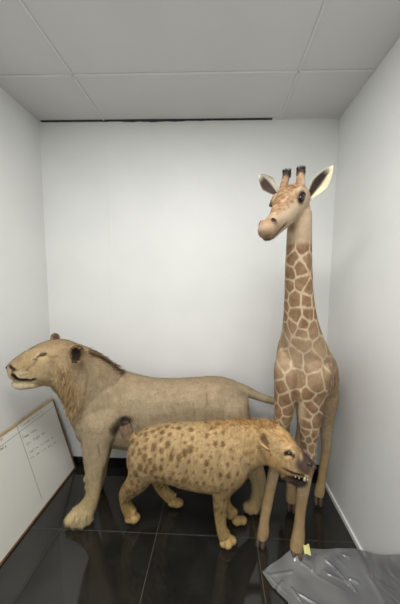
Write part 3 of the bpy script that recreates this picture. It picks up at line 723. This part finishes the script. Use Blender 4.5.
# face colours
G.paint(hp_(.42, 0, .055), (.065, .09, .07), (140, 112, 84), .85, .7); G.paint(hp_(.12, 0, .07), .062, (136, 106, 78), .8, .7); G.paint(hp_(.7, 0, .04), .04, (150, 118, 88), .8, .8); G.paint(hp_(.45, .05, -.01), .05, (192, 172, 146), .8, .8)
G.paint(hp_(.95, 0, .03), (.04, .05, .03), (140, 106, 78), .8, .7); G.paint(hp_(.6, .05, -.02), (.05, .07, .04), (188, 168, 142), .8, .8)
G.paint(hp_(.95, 0, 0), .075, (142, 117, 94), .85, .8); G.paint(hp_(1.05, 0, .0), .035, (164, 140, 116), .7, .8); G.paint(hp_(1.0, 0, -.050), .034, (84, 66, 55), .9, .7)
eye_c = []
for s_ in (-1, 1):
    c = hp_(.25, s_*.071, .024); G.paint(c, .044, (128, 98, 72), .75, .8); G.paint(c+hd*.004-hu*.002, .034, (36, 25, 20), 1, .5); G.pull(c, .018, -hl*s_*.006); eye_c.append((c, s_))
    G.paint(hp_(.93, s_*.032, .022), .020, (112, 86, 66), .85, .8); G.paint(hp_(.93, s_*.032, .022), .0165, (40, 28, 24), 1, .5)
    G.pull(hp_(.93, s_*.034, .022), .013, -hl*s_*.010)
for t in np.linspace(.62, 1.08, 16):
    for s_ in (-1, 1):
        w_ = np.interp(t, [.6, 1.0, 1.08], [.037, .033, .014]); G.paint(hp_(t, s_*w_*.85, -.036), .0085, (54, 40, 34), .95, .6); G.pull(hp_(t, s_*w_*.85, -.036), .009, -hl*s_*.003)
G.paint(hp_(1.07, 0, -.036), (.025, .025, .008), (54, 40, 34), .9, .6)
for (a, b) in horns: G.paint(a.lerp(b, .6), .034, (120, 92, 70), .8, .7); G.paint(b, .036, (48, 38, 34), .95, .4)
Q = G.P-np.array(hp); qt, qu, ql = Q@np.array(hd)/HL, Q@np.array(hu), Q@np.array(hl)
fm = smooth(.005, .035, qu)*smooth(-.12, .0, qt)*(1-smooth(.62, .85, qt))*(1-smooth(.03, .062, np.abs(ql)))*(z > 1.6)
G.wpaint(fm*.6, (140, 108, 78))
cand = np.where(fm > .25)[0]
for k in range(420):
    G.paint(G.P[cand[RNG.integers(len(cand))]], float(RNG.uniform(.005, .011)), ((104, 74, 50), (176, 150, 118), (122, 90, 62))[k % 3], .6, .8)
for s_ in (-1, 1):
    G.paint(hp_(.62, s_*.045, -.01), (.045, .06, .04), (188, 168, 140), .6, .8); G.paint(hp_(.35, s_*.06, -.045), .03, (150, 122, 92), .6, .8)
G.paint(hp_(.35, 0, -.085), (.05, .05, .03), (134, 108, 82), .7, .8)
G.upd()
# coat patches
m_ = (z < zt+.01) & (z > .30)
def grad(p):
    zz = p[2]
    if zz > 1.25: return .047
    if zz > .95: return .064
    if zz > .75: return .052
    return .034
seeds = poisson(G, m_, grad, 11)
sc = np.array((1.12, 1.12, .86)); kd2 = kdtree.KDTree(len(seeds))
for i, p in enumerate(seeds): kd2.insert(p*sc, i)
kd2.balance()
from mathutils import noise as NZ
for i, p in enumerate(G.P):
    w_ = NZ.noise_vector(V(p)*14)*.009+NZ.noise_vector(V(p)*45)*.0025
    r_ = kd2.find_n((p+np.array(w_))*sc, 2); G.pat[i] = (r_[1][2]-r_[0][2])*.5
G.pm = smooth(.38, .60, z)*(1-smooth(zt-.012, zt+.012, z))
G.pm *= 1-.72*smooth(1.16, 1.28, y)
G.pm *= 1-.35*smooth(.95, 1.1, z)*(1-smooth(1.2, 1.3, z))
G.pm *= 1-.85*G.w(at(296, 405, 1.1), (.03, .2, .12), .8)
G.fl = np.ones(len(G.P))*.9; G.fl -= .5*smooth(zt, zt+.05, z)
G.strands(90000, .009, lambda p: np.tile(np.array((.1, .2, -1)), (len(p), 1)), .25, .0022, seed=5, var=.09)
G.build('body', M_gir, GR)
for c, s_ in eye_c:
    bm = bmesh.new(); ell(bm, c-hl*s_*.008, hl*.012, hd*.024, hu*.0115); bm_obj('eye', bm, M_eye, GR, True)
ear('ear', at(277, 194, 1.06), at(258.8, 174.5, 1.05), V((-.25, -1, -.05)), .066, M_hair, GR, (110, 88, 72), (66, 54, 48), (196, 188, 168), .3, .5, .5, .25, 1.5, .8)
ear('ear', at(309, 198, 1.03), at(333, 165.3, 1.00), V((-.35, -1, .0)), .074, M_hair, GR, (96, 78, 62), (48, 39, 36), (204, 198, 168), .3, .45, .35, .38, 1.5, .8)
for a, b in horns:
    sp = []
    for k in range(700):
        th = rr.uniform(0, 6.28); p = b+V((math.cos(th)*.015, math.sin(th)*.015, rr.uniform(-.022, .008)))
        sp.append((p, V((math.cos(th)*.4, math.sin(th)*.4, 1)), .010, .0026, (50, 39, 34), .1))
    hairs('horn_tuft', sp, GR, M_hair)
# nape mane, seen as a thin ginger fringe on the right of the neck
sp = []
for p in line_pts([at(305, 192, 1.08), at(306, 232, 1.09), at(307, 275, 1.11), at(310, 320, 1.16), at(314, 345, 1.24)], 900):
    sp.append((p+V((rr.gauss(.004, .005), 0, 0)), V((.25, 1, .15)), .03, .003, rr.choice([(138, 96, 60), (160, 116, 76)]), .1))
hairs('mane', sp, GR, M_hair)
# hooves: cloven, flared
def hoof(p, face, w=.034, h=.05):
    bm = bmesh.new(); face = face.normalized(); sd = V((-face.y, face.x, 0))
    for s_ in (-1, 1):
        c = V((p.x, p.y, 0))+sd*(s_*w*.5)
        loft(bm, [(c-face*.008+V((0, 0, h)), sd*w*.45, face*w*.7), (c+V((0, 0, h*.5)), sd*w*.5, face*w*.95), (c+face*.010+V((0, 0, .004)), sd*w*.52, face*w*1.15), (c+face*.010, sd*w*.48, face*w*1.1)], 14, 2.4)
    return bm_obj('hoof', bm, M_hoof, GR, True)
hoof(fl(261, 541), V((-.4, -1, 0)), .027, .055); hoof(fl(296.5, 556), V((-.3, -1, 0)), .030, .06); hoof(fl(318, 501), V((-.4, -1, 0)), .027, .05); hoof(fl(291, 507), V((-.3, -1, 0)), .027, .05)
tag(GR, 'young stuffed giraffe with brown patched coat standing in the right corner', 'giraffe')

# ------------------------------------------------------------------ plastic sheet on the floor and up the right wall
PS = empty('plastic_sheet', (.55, .85, 0))
nu, nv = 260, 200; P = []; Fc = []
rs = np.random.default_rng(21)
cre = [(rs.uniform(0, 1), rs.uniform(0, 1), rs.uniform(.5, 1.3), rs.uniform(.004, .012), rs.uniform(.05, .2)) for _ in range(34)]
hf = fl(296.5, 556)
FE = [fl(304, 547), fl(285, 556), fl(262, 573), fl(272, 588), fl(288, 604)]
FV = [(1.135-p.y)/(1.135-.52) for p in FE]+[1]; FX = [p.x for p in FE]+[.40]
CR = [(fl(*a).xy[:], fl(*b).xy[:], h) for a, b, h in (((326, 561), (337, 572), .009), ((337, 573), (355, 591), .010), ((368, 576), (382, 592), .010), ((380, 576), (386, 580), .008), ((343, 556), (349, 559), .007),
      ((270, 577), (292, 573), .006), ((302, 566), (309, 570), .007), ((292, 590), (299, 600), .008), ((316, 556), (312, 572), .006), ((282, 583), (276, 592), .007), ((350, 580), (358, 583), .007))]
def film(u, v):
    # u: 0 left edge .. 1 top of the part lying on the wall; v: 0 far edge .. 1 near edge
    s = u*1.0
    xl = float(np.interp(v, FV, FX))
    floor_len = (RX1-.02)-xl; tot = floor_len+.38
    d = s*tot; r = .03
    if d < floor_len-r: x, zz = xl+d, 0
    elif d < floor_len+r*.57:
        th = (d-(floor_len-r))/r; th = min(th, math.pi/2); x, zz = xl+floor_len-r+r*math.sin(th), r*(1-math.cos(th))
    else: x, zz = xl+floor_len, r+(d-floor_len-r*.57)
    far = 1.135-.80*zz-.006*math.sin(u*11)
    near = .52
    y = far+(near-far)*v
    b = 0
    for cu, cv, ca, ch, cl in cre:
        du, dv = u-cu, v-cv; a_ = du*math.cos(ca)+dv*math.sin(ca); c_ = -du*math.sin(ca)+dv*math.cos(ca)
        if abs(c_) < .06 and abs(a_) < cl: b += .6*ch*math.exp(-(c_/.009)**2)*(1-(a_/cl)**2)
    b += .002+.003*math.sin(u*17+v*5)**2+.003*math.sin(v*13-u*7)**2
    hb = .028*math.exp(-(((x-hf.x)/.05)**2+((y-hf.y)/.05)**2))
    k = min(1, zz/.03)
    if zz < .03:
        for (ax, ay), (bx, by), hh in CR:
            t = max(0, min(1, ((x-ax)*(bx-ax)+(y-ay)*(by-ay))/((bx-ax)**2+(by-ay)**2))); dd = math.hypot(x-ax-t*(bx-ax), y-ay-t*(by-ay))
            if dd < .02: b += hh*math.exp(-(dd/.0055)**2)
    return (x-(b*k), y, zz+(b+hb)*(1-k)+.001)
for i in range(nu+1):
    for j in range(nv+1): P.append(film(i/nu, j/nv))
for i in range(nu):
    for j in range(nv): Fc.append((i*(nv+1)+j, (i+1)*(nv+1)+j, (i+1)*(nv+1)+j+1, i*(nv+1)+j+1))
me = bpy.data.meshes.new('film'); me.from_pydata(P, [], Fc); me.polygons.foreach_set('use_smooth', [True]*len(Fc))
link('film', me, M_film, PS)
bm = bmesh.new(); c = at(307, 549.5, 1.06)
q = []
for i in range(5):
    for j in range(4): q.append(bm.verts.new(c+V(((i-2)*.008, .004*math.sin(i*1.4+j), (j-1.5)*.009))+V((0, .012*(j-1.5)/1.5, 0))))
for i in range(4):
    for j in range(3): bm.faces.new((q[i*4+j], q[i*4+4+j], q[i*4+5+j], q[i*4+1+j]))
t_ = bm_obj('tape', bm, M_tape, PS, True); t_['label'] = 'crumpled yellow tape'
tag(PS, 'crumpled clear plastic sheet on the floor over the giraffe hoof', 'plastic sheet')

# ------------------------------------------------------------------ light
def area(name, loc, size, power, col, rot=(0, 0, 0)):
    ld = bpy.data.lights.new(name, 'AREA'); ld.shape = 'RECTANGLE'; ld.size, ld.size_y = size; ld.energy = power; ld.color = col
    o = bpy.data.objects.new(name, ld); COL.objects.link(o); o.location = loc; o.rotation_euler = rot
    return o
area('ceiling_panel_light', (-.2, .10, RH-.012), (1.1, .5), 42, (1, .985, .967))
area('ceiling_panel_light', (-.2, -1.1, RH-.012), (1.1, .5), 21, (1, .985, .967))
w = bpy.data.worlds.new('world'); S.world = w; w.use_nodes = True
w.node_tree.nodes['Background'].inputs[0].default_value = (.8, .85, .9, 1); w.node_tree.nodes['Background'].inputs[1].default_value = .3
S.view_settings.view_transform = 'Standard'; S.view_settings.look = 'None'
